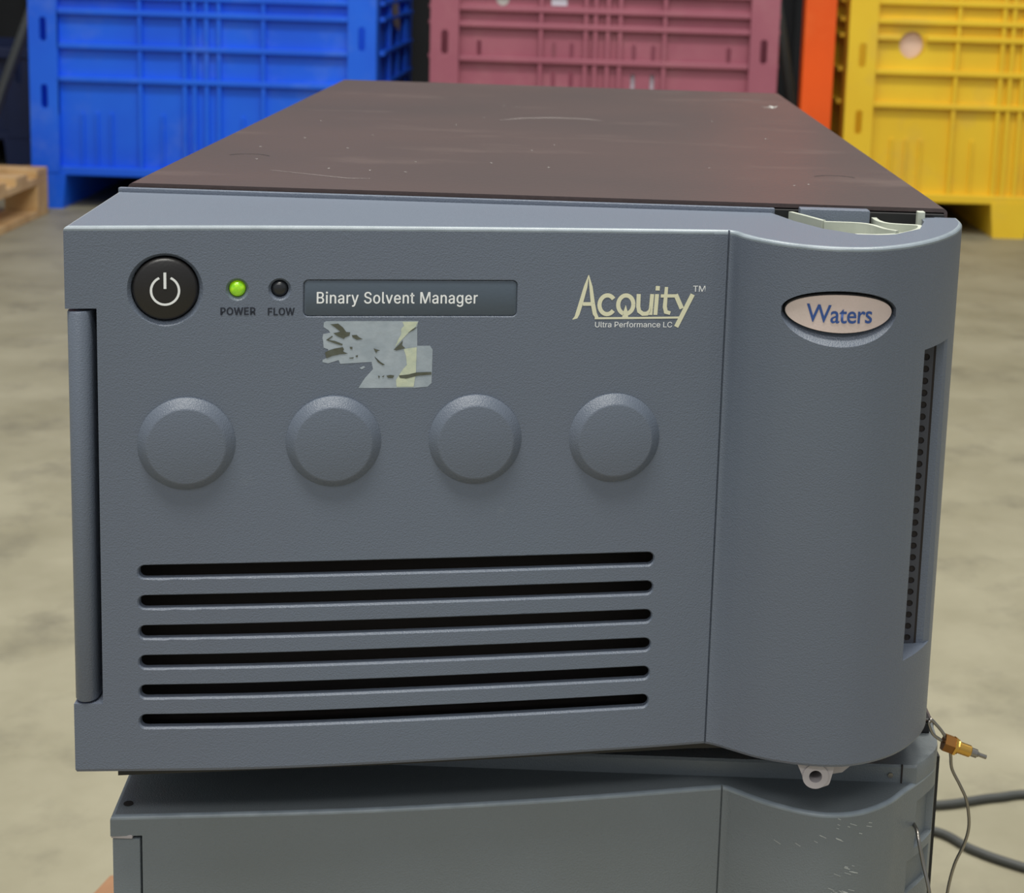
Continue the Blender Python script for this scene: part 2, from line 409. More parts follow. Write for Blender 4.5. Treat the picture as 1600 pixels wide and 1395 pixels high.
def crate(loc, m, label, depth=1.05, H_=.80, pslots=(), hole=None, W_=1.07):
    t = thing('plastic_crate', label, 'crate', loc, 'large ribbed plastic crates standing at the back')
    X, Y, Z = loc; h = W_/2; py = Y+.028      # panel skin lies behind ribs and posts
    ribz = [z for z in RIBZ if z < H_-.04]
    # front wall panel, with slots / hole
    bm = NB(); zc = .558; pw = h-.085
    rows = {}
    for sx, sz in pslots: rows.setdefault(sz, []).append(sx)
    z = .11
    for sz in sorted(rows):
        box(bm, X-pw, X+pw, py, py+.012, z, sz-.045)
        xs = sorted(rows[sz]); cuts = [X-pw]+[X+(xs[i]+xs[i+1])/2 for i in range(len(xs)-1)]+[X+pw]
        for i, sx in enumerate(xs): 
            a, b = cuts[i], cuts[i+1]; c0 = max(a, X+sx-.028); c1 = min(b, X+sx+.028)
            if a < c0: box(bm, a, c0, py, py+.012, sz-.045, sz+.045)
            if c1 < b: box(bm, c1, b, py, py+.012, sz-.045, sz+.045)
            slotted(bm, c0, c1, sz-.045, sz+.045, py, py+.012, [(X+sx, sz, .015, .048)])
        z = sz+.045
    if hole:
        hx, hz, hr = hole; a, b, c_, d_ = X+hx-.07, X+hx+.07, hz-.07, hz+.07
        box(bm, X-pw, X+pw, py, py+.012, z, c_); box(bm, X-pw, a, py, py+.012, c_, d_); box(bm, b, X+pw, py, py+.012, c_, d_)
        n = 24; inn = [(X+hx+hr*math.cos(t), hz+hr*1.05*math.sin(t)) for t in [2*math.pi*(i+.5)/n for i in range(n)]]
        out = []
        for px, pz in inn:
            dx, dz = px-X-hx, pz-hz; k = .07/max(abs(dx), abs(dz)); out.append((X+hx+dx*k, hz+dz*k))
        for yy in (py, py+.012):
            Oq = ring(bm, [(x, yy, q) for x, q in out]); bridge(bm, ring(bm, [(x, yy, q) for x, q in inn]), Oq)
            for c in ((a, c_), (b, c_), (a, d_), (b, d_)): corner_fill(bm, out, Oq, c, yy)
        bridge(bm, ring(bm, [(x, py, q) for x, q in inn]), ring(bm, [(x, py+.012, q) for x, q in inn]))
        z = d_
    box(bm, X-pw, X+pw, py, py+.012, z, H_)
    for v in bm.verts: v.co.z += Z
    obj('front_panel', bm, m, t)
    for s in (-1, 1):
        bm = NB(); box(bm, X+s*(h-.012)-.006, X+s*(h-.012)+.006, Y+.06, Y+depth-.06, Z+.11, Z+H_)
        obj('side_panel', bm, m, t)
        for z in ribz:
            bm = NB(); xa, xb = sorted((X+s*(h-.006), X+s*(h+.014))); box(bm, xa, xb, Y+.09, Y+depth-.09, Z+z-.007, Z+z+.007, .003); obj('rib', bm, m, t)
        for yy in (.3, .52, .75):
            bm = NB(); xa, xb = sorted((X+s*(h-.006), X+s*(h+.010))); box(bm, xa, xb, Y+yy*depth-.007, Y+yy*depth+.007, Z+.12, Z+H_-.02, .003); obj('rib', bm, m, t)
    bm = NB(); box(bm, X-h+.05, X+h-.05, Y+depth-.02, Y+depth-.008, Z+.11, Z+H_); obj('back_panel', bm, m, t)
    bm = NB(); box(bm, X-h+.02, X+h-.02, Y+.03, Y+depth-.03, Z+.105, Z+.13); obj('bottom_panel', bm, m, t)
    # corner posts
    for sx in (-1, 1):
        for back in (0, 1):
            bm = NB(); x0, x1 = (X-h, X-h+.088) if sx < 0 else (X+h-.088, X+h)
            if back: box(bm, x0, x1, Y+depth-.09, Y+depth, Z+.11, Z+H_, .006)
            else:
                slotted(bm, x0, x1, .11, H_, Y, Y+.012, [(s_) for s_ in ((X+sx*(h-.045), .35, .022, .075), (X+sx*(h-.045), .556, .022, .075)) if s_[1] < H_-.05])
                for v in bm.verts: v.co.z += Z
                xo = X+sx*h; xa, xb = sorted((xo, xo-sx*.012)); box(bm, xa, xb, Y+.012, Y+.085, Z+.11, Z+H_)
                xi = X+sx*(h-.088); xa, xb = sorted((xi, xi+sx*.01)); box(bm, xa, xb, Y+.012, Y+.03, Z+.11, Z+H_)
                bmesh.ops.remove_doubles(bm, verts=bm.verts[:], dist=1e-5)
            obj('corner_post', bm, m, t)
    bm = NB(); box(bm, X-h+.088, X+h-.088, Y+.002, Y+.03, Z+.105, Z+.132, .004); obj('bottom_beam', bm, m, t)
    bm = NB(); box(bm, X-h-.008, X+h+.008, Y-.008, Y+.03, Z+H_-.02, Z+H_+.02, .006); obj('top_rim', bm, m, t)
    for s in (-1, 1):
        bm = NB(); xa, xb = sorted((X+s*(h-.03), X+s*(h+.008))); box(bm, xa, xb, Y+.03, Y+depth, Z+H_-.02, Z+H_+.02, .006); obj('top_rim', bm, m, t)
    for z in ribz[1:]:
        bm = NB()
        if hole and abs(z-hole[1]) < hole[2]:
            box(bm, X-h+.088, X+hole[0]-hole[2], Y+.006, Y+.03, Z+z-.008, Z+z+.008, .003); box(bm, X+hole[0]+hole[2], X+h-.088, Y+.006, Y+.03, Z+z-.008, Z+z+.008, .003)
        else: box(bm, X-h+.088, X+h-.088, Y+.006, Y+.03, Z+z-.008, Z+z+.008, .003)
        obj('rib', bm, m, t)
    for x in (-.196, -.058, -.028, .010, .048, .185):
        bm = NB(); box(bm, X+x-.006, X+x+.006, Y+.010, Y+.03, Z+.13, Z+H_-.02, .003); obj('rib', bm, m, t)
    for x in (-.38, -.335, -.29, -.13, .12, .29, .335, .38):
        bm = NB(); box(bm, X+x-.004, X+x+.004, Y+.018, Y+.03, Z+.13, Z+.30, .002); obj('fin', bm, m, t)
    for x in (-h+.045, 0, h-.045):
        bm = NB(); a = .05
        A = ring(bm, [(X+x-a, Y, Z), (X+x+a, Y, Z), (X+x+a, Y+depth, Z), (X+x-a, Y+depth, Z)])
        lo = a if x < -.1 else a+.012; hi = a if x > .1 else a+.012
        B = ring(bm, [(X+x-lo, Y, Z+.112), (X+x+hi, Y, Z+.112), (X+x+hi, Y+depth, Z+.112), (X+x-lo, Y+depth, Z+.112)])
        bridge(bm, A, B); bm.faces.new(A); bm.faces.new(B); obj('runner', bm, m, t)
    return t
YC = 4.45
blue = crate((-1.157, YC, 0), 'blue', 'bright blue ribbed plastic crate, leftmost of the large crates at the back')
mar_slots = [(x, .54) for x in (-.386, -.155, -.100, .092, .152, .385)]+[(x, .45) for x in (-.155, -.100, .092, .152)]
maroon = crate((.078, YC, 0), 'maroon', 'faded maroon plastic crate with short vertical slots and a paper label', pslots=mar_slots)
yellow = crate((1.362, YC, 0), 'yellow', 'scuffed yellow plastic crate with a round hole in its front', hole=(1.028-1.362+.0, .590, .040))
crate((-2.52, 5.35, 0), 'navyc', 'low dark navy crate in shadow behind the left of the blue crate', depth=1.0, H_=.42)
bm = NB(); cyl(bm, (1.020, YC+.046, .592), (1.020, YC+.06, .592), .044, n=28); obj('carton_disc', bm, 'pinkish', yellow, label='pale pinkish disc seen through the round hole')
bm = NB(); box(bm, -.088, -.040, YC+.0255, YC+.0278, .676, .716); obj('paper_label', bm, 'paper', maroon, label='white paper label')
bm = NB(); lathe(bm, (-.238, YC+.0275, .69), (0, -1, 0), [(.020, 0), (.019, .001)], 20); obj('paint_blob', bm, 'scratch', maroon, label='pale round paint blob')
for x in (.078+.092, .078+.152):
    bm = NB(); box(bm, x-.006, x+.006, YC+.045, YC+.052, .40, .475); obj('slot_filler', bm, 'paper', maroon, label='white strip seen through a slot')
bm = NB(); 
pts = [(-.055, .0), (-.02, .05), (.01, .04), (.05, -.06), (.03, -.08), (-.03, -.05)]
poly(bm, pts, lambda x, y: (-.6085, YC+.42+x*2.2, .64+y)); obj('paint_smear', bm, 'scratch_dim', blue, label='grey-white smear on the side')

# ------------------------------------------------------------------ pallet rack uprights
def upright(x, label, y0=4.43, y1=5.45, ph=0):
    t = thing('rack_upright', label, 'rack', (x, y0, 0), 'orange pallet rack uprights')
    for y in (y0, y1):
        bm = NB(); box(bm, x-.047, x+.047, y-.002, y+.006, .006, 2.4)
        for s in (-1, 1): box(bm, x+s*.043-.004, x+s*.043+.004, y+.006, y+.07, .006, 2.4)
        obj('post', bm, 'orange', t)
        bm = NB(); box(bm, x-.06, x+.06, y-.02, y+.09, 0, .006); obj('foot_plate', bm, 'orange', t)
    # diagonal braces in the side frame
    zs = [.05+ph, .85+ph, 1.6+ph, 2.3]
    for i in range(3):
        a = (y0+.05, zs[i]) if i % 2 == 0 else (y1, zs[i]); b = (y1, zs[i+1]) if i % 2 == 0 else (y0+.05, zs[i+1])
        bm = NB(); cyl(bm, (x, *a), (x, *b), .018, n=8); obj('brace', bm, 'galv', t)
    bm = NB(); cyl(bm, (x, y0+.05, .04), (x, y1, .04), .018, n=8); obj('brace', bm, 'galv', t)
    return t
upright(.735, 'bright orange steel rack upright standing between the maroon and yellow crates', y1=5.9)
upright(-1.905, 'orange rack upright with a grey diagonal brace, left of the blue crate')

# ------------------------------------------------------------------ background pallet
def pallet(loc, L_, W_, m, label, rz=0, lb=7):
    t = thing('wooden_pallet', label, 'pallet', loc, None)
    ob = []
    def b_(n, *a):
        bm = NB(); box(bm, *a, .002); me = bpy.data.meshes.new(n); bmesh.ops.recalc_face_normals(bm, faces=bm.faces[:]); bm.to_mesh(me); bm.free(); me.materials.append(M[m])
        o = bpy.data.objects.new(n, me); COL.objects.link(o); o.parent = t
    pitch = (W_-.1)/(lb-1)
    for i in range(lb): b_('plank', -L_/2, L_/2, -W_/2+i*pitch, -W_/2+i*pitch+.1, .122, .144)       # deck planks along x
    for x in (-L_/2+.05, 0, L_/2-.05):
        b_('stringer_plank', x-.05, x+.05, -W_/2, W_/2, .100, .122)
        for y in (-W_/2+.05, 0, W_/2-.05): b_('block', x-.05, x+.05, y-.05, y+.05, .022, .100)
        b_('bottom_plank', x-.05, x+.05, -W_/2, W_/2, 0, .022)
    t.rotation_euler = (0, 0, rz); return t
pallet((-2.11, 3.75, 0), 1.0, 1.2, 'wood', 'pale wooden pallet on the floor in front of the blue crate')

# ------------------------------------------------------------------ upper instrument
Hh = 0.2119
T = [(-.1686, -.0890), (-.1018, -.0746), (-.0317, -.0634), (.0409, -.0534), (.0748, -.0493), (.0772, -.0515), (.0800, -.0580), (.0850, -.0655), (.0946, -.0745), (.1057, -.0797), (.1174, -.0808), (.1298, -.0772), (.1437, -.0662), (.1566, -.0501), (.1670, -.0310), (.1735, -.0117), (.175, .004)]
B = [(-.1684, -.0896), (-.1006, -.0831), (-.0260, -.0707), (.0440, -.0567), (.0750, -.0497), (.0775, -.0505), (.0805, -.0520), (.0860, -.0555), (.0960, -.0612), (.1090, -.0652), (.1225, -.0666), (.1355, -.0643), (.1500, -.0558), (.1610, -.0437), (.1690, -.0290), (.1722, -.0120), (.173, .004)]
F = Front(T, B, 4, 0, Hh)
UP = lambda bm: [setattr(v, 'co', v.co+Vector((0, 0, ZD))) for v in bm.verts] and bm
up = thing('laboratory_instrument', 'grey pump instrument with power button, vent slots and brown cover, on top of the stack', 'instrument', (0, .28, ZD-.018))

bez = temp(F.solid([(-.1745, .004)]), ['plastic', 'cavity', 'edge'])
cut = NB()
F.strip(cut, rrect(-.151, .058, .0505, .037, .003), [(.0036, 0), (.030, 0)], mi=1)
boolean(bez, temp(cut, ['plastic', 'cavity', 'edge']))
cut = NB()
SL = [.0802-i*.0119 for i in range(6)]
for z in SL: F.strip(cut, rrect(-.1442, .0511, z, .0026, .0023), [(-.004, .0006), (.0, .0006), (.0009, 0), (.012, 0)])
F.strip(cut, rrect(-.0845, -.0052, .1848, .0069, .0018), [(-.004, .0003), (.0, .0003), (.0004, 0), (.0011, 0)])
F.strip(cut, rrect(.0750, .0757, Hh/2, Hh/2+.01, .0002), [(-.003, 0), (.0013, 0)], nx=4)
def hole(x, z, r, lay):
    n = F.n(x, z); p = Vector((x, F.y(x, z), z)); lathe(cut, p, n, [(r+e, -o) for o, e in lay], 40)
hole(-.1338, .1885, .0123, [(-.006, .0017), (-.0004, .0017), (.0016, 0), (.006, 0)])
hole(-.1083, .1883, .0032, [(-.004, .0013), (-.0003, .0013), (.0014, 0), (.004, 0)])
hole(-.0931, .1883, .0032, [(-.004, .0013), (-.0003, .0013), (.0014, 0), (.004, 0)])
# bar notch, grip recess, latch pocket
box(cut, -.19, -.1577, -.2, -.066, .0282, .1815)
prism(cut, [(.1522, -.10), (.1522, -.0362), (.1640, -.0362), (.1700, -.0300), (.20, -.018), (.2, -.10)], .041, .1688)
prism(cut, [(.0957, .02), (.0957, .004), (.1038, -.0194), (.1129, -.0371), (.1249, -.0487), (.1340, -.0487), (.1402, -.0457), (.1526, -.0300), (.1580, -.0110), (.1590, .000), (.1650, .0015), (.1650, .02)], Hh-.014, Hh+.01)
# badge recess: wide at the surface, narrowing to the badge
def badge_shape(e, nx):
    k = e*1000.0; out = []
    for t in np.linspace(.14, math.pi-.14, nx):
        a = .0206+k*.0012; up_ = .0079+k*.0012; lo = .0079+k*.0046
        out.append((.1156-a*math.cos(t), .1863-lo*math.sin(t), .1863+up_*math.sin(t)))
    return out
F.strip(cut, badge_shape, [(-.006, .0010), (.0002, .0010), (.0044, 0), (.0064, 0)], nx=30)
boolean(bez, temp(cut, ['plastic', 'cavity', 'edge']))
me = bez.data; bpy.data.objects.remove(bez)
me.transform(Matrix.Translation((0, 0, ZD))); me.name = 'bezel'
front_normals(me, F, ZD); bezel = finish('bezel', me, None, up, 0)

def PS(off): return lambda x, z: (x, F.y(x, z)-off, z+ZD)      # point on the curved front, proud by off
# round bosses
for x in (-.1264, -.0728, -.0197, .0338):
    bm = NB(); z = .1297; n = F.n(x, z)
    lathe(bm, (x, F.y(x, z), z+ZD), n, [(.0180, -.0008), (.0179, .0001), (.0174, .0006), (.0148, .0032), (.0143, .0035), (.0139, .0036)], 72)
    obj('round_boss', bm, 'plastic', up, 22)
# power button
x, z = -.1338, .1885; n = F.n(x, z); cb = Vector((x, F.y(x, z), z+ZD))
bm = NB(); lathe(bm, cb, n, [(.0117, -.0055), (.0117, -.0010), (.0113, .0000), (.0105, .0006), (.004, .0009)], 64); btn = obj('power_button', bm, 'black_plastic', up, 40, label='round black power button')
bm = NB(); side = n.cross(Vector((0, 0, 1))).normalized(); side = -side if side.x < 0 else side
cv = lambda a, b: cb+n*.00110+side*a+Vector((0, 0, 1))*b
ribbon(bm, [(.0050*math.sin(math.radians(a)), -.0004+.0052*math.cos(math.radians(a))) for a in range(24, 337, 8)], .00085, cv)
ribbon(bm, [(0, .0003), (0, .0064)], .0010, cv); obj('power_symbol', bm, 'white', btn, label='white power symbol')
# indicator lamps
for x, mm, lb in ((-.1083, 'green_led', 'lit green power lamp'), (-.0931, 'dark_led', 'unlit flow lamp')):
    n = F.n(x, .1883); p = Vector((x, F.y(x, .1883), .1883+ZD)); bm = NB()
    lathe(bm, p, n, [(.0030, -.004), (.0030, -.0016), (.0026, -.0007), (.0016, -.0001), (.0006, .0001)], 28); obj('indicator_lamp', bm, mm, up, 60, label=lb)
# name plate
bm = NB(); F.strip(bm, rrect(-.0842, -.0055, .1848, .0066, .0015), [(.0004, -.0002), (.0005, 0), (.00105, 0)]); UP(bm); pl = obj('name_plate', bm, 'plate', up, 40, label='dark grey name plate')
SP = lambda x, z: (x, F.y(x, z)+.0003, z+ZD)
ink_text('lettering', 'Binary Solvent Manager', SP, -.0796, -.0201, .1828, .0043, 'white', pl, bold=.016, spacing=1.06)
ink_text('lettering', 'POWER', PS(.00012), -.1142, -.1018, .1787, .0027, 'navy', up, bold=.034, spacing=1.05)
ink_text('lettering', 'FLOW', PS(.00012), -.0972, -.0877, .1785, .0027, 'navy', up, bold=.034, spacing=1.05)
# brand logo in cream
def LG(X, Y): return PS(.00015)(.0136+(X/1600)*.0557, .1966-(Y/747)*.0263)
bm = NB()
ribbon(bm, [(237, 72), (206, 205), (160, 385), (128, 500), (112, 540), (74, 564)], [6, 40, 46, 46, 36, 6], LG)
ribbon(bm, [(237, 72), (266, 205), (292, 385), (318, 500), (350, 552)], [6, 36, 46, 46, 30], LG)
ribbon(bm, [(182, 392), (302, 392)], 40, LG)
ribbon(bm, [(318, 550), (700, 547), (1262, 540)], 22, LG)
ribbon(bm, arcp(452, 400, 86, 104, 38, 322, 26), 46, LG)
ribbon(bm, arcp(657, 398, 84, 102, 0, 360, 36), 46, LG)
poly(bm, [(657, 400), (678, 470), (690, 545), (620, 545), (636, 470)], LG)
ribbon(bm, [(796, 280), (796, 420), (808, 470), (850, 500), (895, 498), (930, 470), (942, 420)], 45, LG)
ribbon(bm, [(946, 280), (934, 512)], 44, LG); ribbon(bm, [(1000, 280), (990, 512)], 44, LG); ribbon(bm, [(1006, 190), (1004, 240)], 46, LG)
ribbon(bm, [(1102, 200), (1092, 420), (1106, 478), (1156, 492)], [36, 46, 44, 40], LG)
ribbon(bm, [(1042, 300), (1230, 298)], 36, LG)
ribbon(bm, [(1208, 283), (1282, 440)], 50, LG); ribbon(bm, [(1398, 280), (1228, 645)], 50, LG)
obj('logo_lettering', bm, 'cream', up)
def lx(X): return .0136+(X/1600)*.0557
def lz(Y): return .1966-(Y/747)*.0263
ink_text('lettering', 'Ultra Performance LC', PS(.00012), lx(325), lx(1182), lz(650), .0021, 'white', up, bold=.004)
ink_text('lettering', 'TM', PS(.00012), lx(1400), lx(1536), lz(250), .0023, 'white', up, bold=.004)
# oval badge
inn = lambda d: (lambda e, nx: [(.1156-(.0206-d)*math.cos(t), .1863-(.0079-d)*math.sin(t), .1863+(.0079-d)*math.sin(t)) for t in np.linspace(.05, math.pi-.05, nx)])
bm = NB(); F.strip(bm, inn(.0001), [(.0030, 0), (.0050, 0)], nx=36); UP(bm); obj('badge_rim', bm, 'black', up, 40)
bm = NB(); F.strip(bm, inn(.0006), [(.0016, 0), (.0034, 0)], nx=36); UP(bm); bdg = obj('oval_badge', bm, 'badge', up, 40, label='pinkish silver oval badge')
ink_text('lettering', 'Waters', lambda x, z: (x, F.y(x, z)+.00135, z+ZD), .1030, .1276, .1829, .0066, 'blue_ink', bdg, bold=.008, spacing=.96, sans=False)
# torn sticker remains
def SG(off): return lambda X, Y: PS(off)(-.0805+(X/1600)*.0474, .1790-(Y/1000)*.0308)
bm = NB(); poly(bm, [(120, 110), (150, 92), (1300, 92), (1285, 165), (1290, 402), (1450, 400), (1485, 450), (1480, 870), (1430, 915), (1240, 930), (560, 925), (640, 800), (740, 690), (720, 600), (330, 622), (310, 575), (180, 615), (110, 600), (110, 570), (220, 522), (170, 500), (178, 440), (122, 420), (115, 340), (105, 300), (115, 250), (200, 235), (180, 205), (118, 165)], SG(.0001))
poly(bm, [(570, 675), (620, 650), (645, 665), (600, 692)], SG(.0001))
st = obj('torn_sticker', bm, 'film', up, label='torn grey remains of a sticker')
bm = NB()
poly(bm, [(1100, 100), (1295, 100), (1270, 160), (1180, 235), (1100, 320), (1010, 420), (1050, 320), (1085, 260), (1085, 190), (1120, 150)], SG(.0002))
poly(bm, [(1120, 440), (1285, 418), (1280, 730), (1255, 915), (1040, 915), (1030, 830), (1110, 700), (1165, 640), (1150, 520)], SG(.0002)); obj('paper_scrap', bm, 'film2', st, label='cream paper scraps')
bm = NB()
for q in ([(200, 130), (300, 122), (360, 170), (400, 225), (450, 230), (440, 270), (390, 290), (370, 310), (300, 280), (240, 240), (330, 222), (260, 165)],
          [(470, 265), (530, 262), (560, 290), (608, 315), (530, 322), (480, 290)], [(150, 320), (260, 335), (360, 375), (350, 392), (280, 372), (190, 340)],
          [(150, 325), (225, 272), (235, 282), (175, 330)],
          [(180, 455), (260, 430), (360, 412), (375, 440), (360, 465), (425, 495), (330, 500), (230, 520), (160, 550), (140, 480)],
          [(745, 428), (770, 440), (825, 455), (790, 465), (778, 488), (760, 462)], [(755, 530), (775, 565), (830, 598), (890, 635), (860, 640), (800, 600)],
          [(995, 448), (1060, 385), (1110, 330), (1098, 390), (1140, 430), (1030, 456)],
          [(1065, 770), (1180, 760), (1290, 733), (1475, 728), (1478, 760), (1300, 775), (1160, 810), (1080, 800)],
          [(910, 772), (960, 762), (1010, 772), (990, 802), (930, 800)], [(1170, 240), (1230, 190), (1295, 165), (1240, 205)], [(445, 410), (480, 410), (478, 440), (452, 435)],
          [(440, 545), (500, 540), (490, 555), (450, 555)], [(520, 520), (550, 512), (548, 535), (525, 538)], [(805, 770), (830, 778), (815, 805)], [(850, 785), (885, 765), (875, 790)]):
    poly(bm, q, SG(.0003))
obj('adhesive_residue', bm, 'residue', st, label='dark torn patches with adhesive')
# hinged bar at the left
bm = NB(); cx, cy = -.1646, -.0840
sec = [(cx-.0044*math.cos(t), cy-.0056*math.sin(t)) for t in np.linspace(0, math.pi, 20)]+[(cx+.0040, -.068), (cx-.0042, -.068)]
prev = None
for z, k in ((.0290, .93), (.0296, 1), (.1798, 1), (.1804, .93)):
    R = ring(bm, [(cx+(a-cx)*k, cy+(b-cy)*k, z+ZD) for a, b in sec])
    if prev: bridge(bm, prev, R)
    else: bm.faces.new(R)
    prev = R
bm.faces.new(prev); obj('hinge_bar', bm, 'plastic', up, 35)
# perforated grille in the grip recess
bm = NB(); gx0, gx1, gy = .1530, .1600, -.0362-.0006; hx = .1572; hr = .0014; pt = .1278/26
for i in range(26):
    z0 = .0411+i*pt; z1 = z0+pt; zc = (z0+z1)/2; n = 16
    inner = [(hx+hr*math.cos(t), zc+hr*math.sin(t)) for t in [2*math.pi*(k+.5)/n for k in range(n)]]
    outer = []
    for px, pz in inner:
        dx, dz = px-hx, pz-zc; k = min(((gx1 if dx > 0 else gx0)-hx)/dx, ((z1 if dz > 0 else z0)-zc)/dz); outer.append((hx+dx*k, zc+dz*k))
    A = ring(bm, [(a, gy, b+ZD) for a, b in inner]); O = ring(bm, [(a, gy, b+ZD) for a, b in outer]); D = ring(bm, [(a, gy+.0004, b+ZD) for a, b in inner])
    bridge(bm, A, O); bridge(bm, A, D)
    for c in ((gx0, z0), (gx1, z0), (gx0, z1), (gx1, z1)):
        nv = len(bm.verts); corner_fill(bm, outer, O, c, gy); bm.verts.ensure_lookup_table()
        for v in bm.verts[nv:]: v.co.z += ZD
gr = obj('perforated_grille', bm, 'grille', up)
bm = NB(); box(bm, .1525, .1610, gy+.0004, gy+.0006, .0411+ZD, .1687+ZD); obj('grille_backing', bm, 'cavity', gr)
# latch pieces in the pocket
zt = Hh+ZD
bm = NB(); prism(bm, [(.0985, .0036), (.1052, -.0180), (.1140, -.0355), (.1255, -.0468), (.1340, -.0470), (.1395, -.0442), (.1505, -.0300), (.1560, -.0110), (.1570, .0036)], zt-.0140, zt-.0125); obj('pocket_floor', bm, 'beige', up)
bm = NB(); wallpath(bm, [(.1050, .0010), (.1100, -.0085), (.1158, -.0205)], .0019, zt-.0125, zt+.0007, 4)
wallpath(bm, [(.1158, -.0205), (.1230, -.0205), (.1300, -.0212), (.1345, -.0250), (.1380, -.0340), (.1420, -.0385)], .0019, zt-.0125, zt+.0003, 6); obj('latch_arm', bm, 'beige', up, 35, label='beige latch arm')
bm = NB(); wallpath(bm, [(.1398, .0020), (.1402, -.0060), (.1430, -.0120), (.1490, -.0140), (.1545, -.0150), (.1550, -.0190), (.1520, -.0270), (.1440, -.0375), (.1340, -.0425), (.1250, -.0430)], .0021, zt-.0125, zt-.0008, 6); obj('latch_arm', bm, 'beige', up, 35, label='curled beige latch arm')
bm = NB(); box(bm, .1570, .1600, -.0030, .0010, zt-.0125, zt+.0028, .0003); obj('latch_pin', bm, 'beige', up)
bm = NB(); box(bm, .1085, .1372, -.0035, .0036, zt-.0125, zt+.0026, .0005); obj('latch_block', bm, 'plastic', up, 30)
# ridge along the back of the bezel top
bm = NB(); box(bm, -.1738, .0985, .0008, .0040, zt-.001, zt+.0018, .0006); obj('rear_ridge', bm, 'plastic', up, 30)
# cover, chassis, base
bm = NB(); CX = .1715
prof = [(-CX, .010)]+[(-CX+.0022*(1-math.cos(t)), Hh+.0030-.0022+.0022*math.sin(t)) for t in np.linspace(0, math.pi/2, 5)]
prof += [(-a, b) for a, b in reversed(prof)]
inner = [(-CX+.0015, .010), (-CX+.0015, Hh+.0013), (CX-.0015, Hh+.0013), (CX-.0015, .010)]
A = ring(bm, [(a, .0078, b+ZD) for a, b in prof]); Bq = ring(bm, [(a, .6237, b+ZD) for a, b in prof]); bridge(bm, A, Bq, closed=False)
A2 = ring(bm, [(a, .0078, b+ZD) for a, b in inner]); B2 = ring(bm, [(a, .6237, b+ZD) for a, b in inner]); bridge(bm, A2, B2, closed=False)
bm.faces.new(A+A2[::-1]); bm.faces.new(Bq+B2[::-1])
bm.faces.new((A[0], Bq[0], B2[0], A2[0])); bm.faces.new((A[-1], Bq[-1], B2[-1], A2[-1]))
cov = obj('top_cover', bm, 'cover', up, 30, label='dark brown painted steel cover')
bm = NB(); box(bm, -.1695, .1695, .0042, .620, .004+ZD, Hh+.0008+ZD); obj('chassis', bm, 'black', up)
bm = NB(); prism(bm, [(-.156, -.076), (-.05, -.060), (.07, -.038), (.150, -.030), (.150, .600), (-.156, .600)], ZD-.0075, ZD+.0002); obj('base_pan', bm, 'black', up)
for x, y in ((-.13, .03), (.13, .03), (-.13, .56), (.13, .56)):
    bm = NB(); cyl(bm, (x, y, -.0074+ZD), (x, y, -.0178+ZD), .013, .011, 24); obj('rubber_foot', bm, 'rubber', up)
ztc = Hh+.0030+ZD
def cover_pt(off=.00015): return lambda x, y: (x, y, ztc+off)
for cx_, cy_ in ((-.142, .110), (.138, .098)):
    bm = NB(); ribbon(bm, [(cx_+.0105*math.cos(a), cy_+.0105*math.sin(a)) for a in np.linspace(.4, math.pi-.4, 18)], [.0002]+[.0009]*16+[.0002], cover_pt()); obj('dimple_shade', bm, 'dimple_shade', cov, label='painted crescent shade of a shallow dimple')  # flat dark arcs paint the crescent shadow of dimples on the cover
bm = NB()
ribbon(bm, [(.1440, .489), (.1500, .484), (.1555, .499)], [.0006, .0024, .0008], cover_pt()); ribbon(bm, [(.1500, .500), (.1525, .488)], .0022, cover_pt())
for _ in range(26):
    x, y = random.uniform(-.15, .15), random.uniform(.03, .45); ribbon(bm, [(x, y), (x+random.uniform(.0006, .0012), y+random.uniform(-.001, .001))], .0006, cover_pt())
obj('scratch', bm, 'scratch', cov)
bm = NB()
ribbon(bm, [(-.033, .33), (-.02, .348), (0, .358), (.02, .356), (.03, .348)], [.0003, .002, .0025, .002, .0003], cover_pt())
ribbon(bm, [(.12, .545), (.15, .553)], .0009, cover_pt()); ribbon(bm, [(-.122, .062), (-.085, .043), (-.075, .044)], [.0003, .0008, .0004], cover_pt())
obj('scratch', bm, 'scratch_dim', cov)
# drain spout below the bulge
bm = NB(); cyl(bm, (.1188, -.0640, ZD-.0050), (.1188, -.0440, ZD-.0050), .0052, n=28, cap=False)
cyl(bm, (.1188, -.0640, ZD-.0050), (.1188, -.0440, ZD-.0050), .0026, n=28, cap=False)
a = [(.1188+r*math.cos(t), -.0640, ZD-.005+r*math.sin(t)) for r in (.0052, .0026) for t in [2*math.pi*i/28 for i in range(28)]]
bridge(bm, ring(bm, a[:28]), ring(bm, a[28:]))
A = ring(bm, [(.1110, -.0635, ZD+.0006), (.1265, -.0635, ZD+.0006), (.1245, -.0635, ZD-.0085), (.1215, -.0635, ZD-.0098), (.1180, -.0635, ZD-.0100), (.1150, -.0635, ZD-.0080)])
Bq = ring(bm, [(.1110, -.0440, ZD+.0006), (.1265, -.0440, ZD+.0006), (.1245, -.0440, ZD-.0085), (.1215, -.0440, ZD-.0098), (.1180, -.0440, ZD-.0100), (.1150, -.0440, ZD-.0080)])
bridge(bm, A, Bq); bm.faces.new(Bq)
op = [(v.co.x, v.co.z) for v in A]; hi_, ho_ = [], []
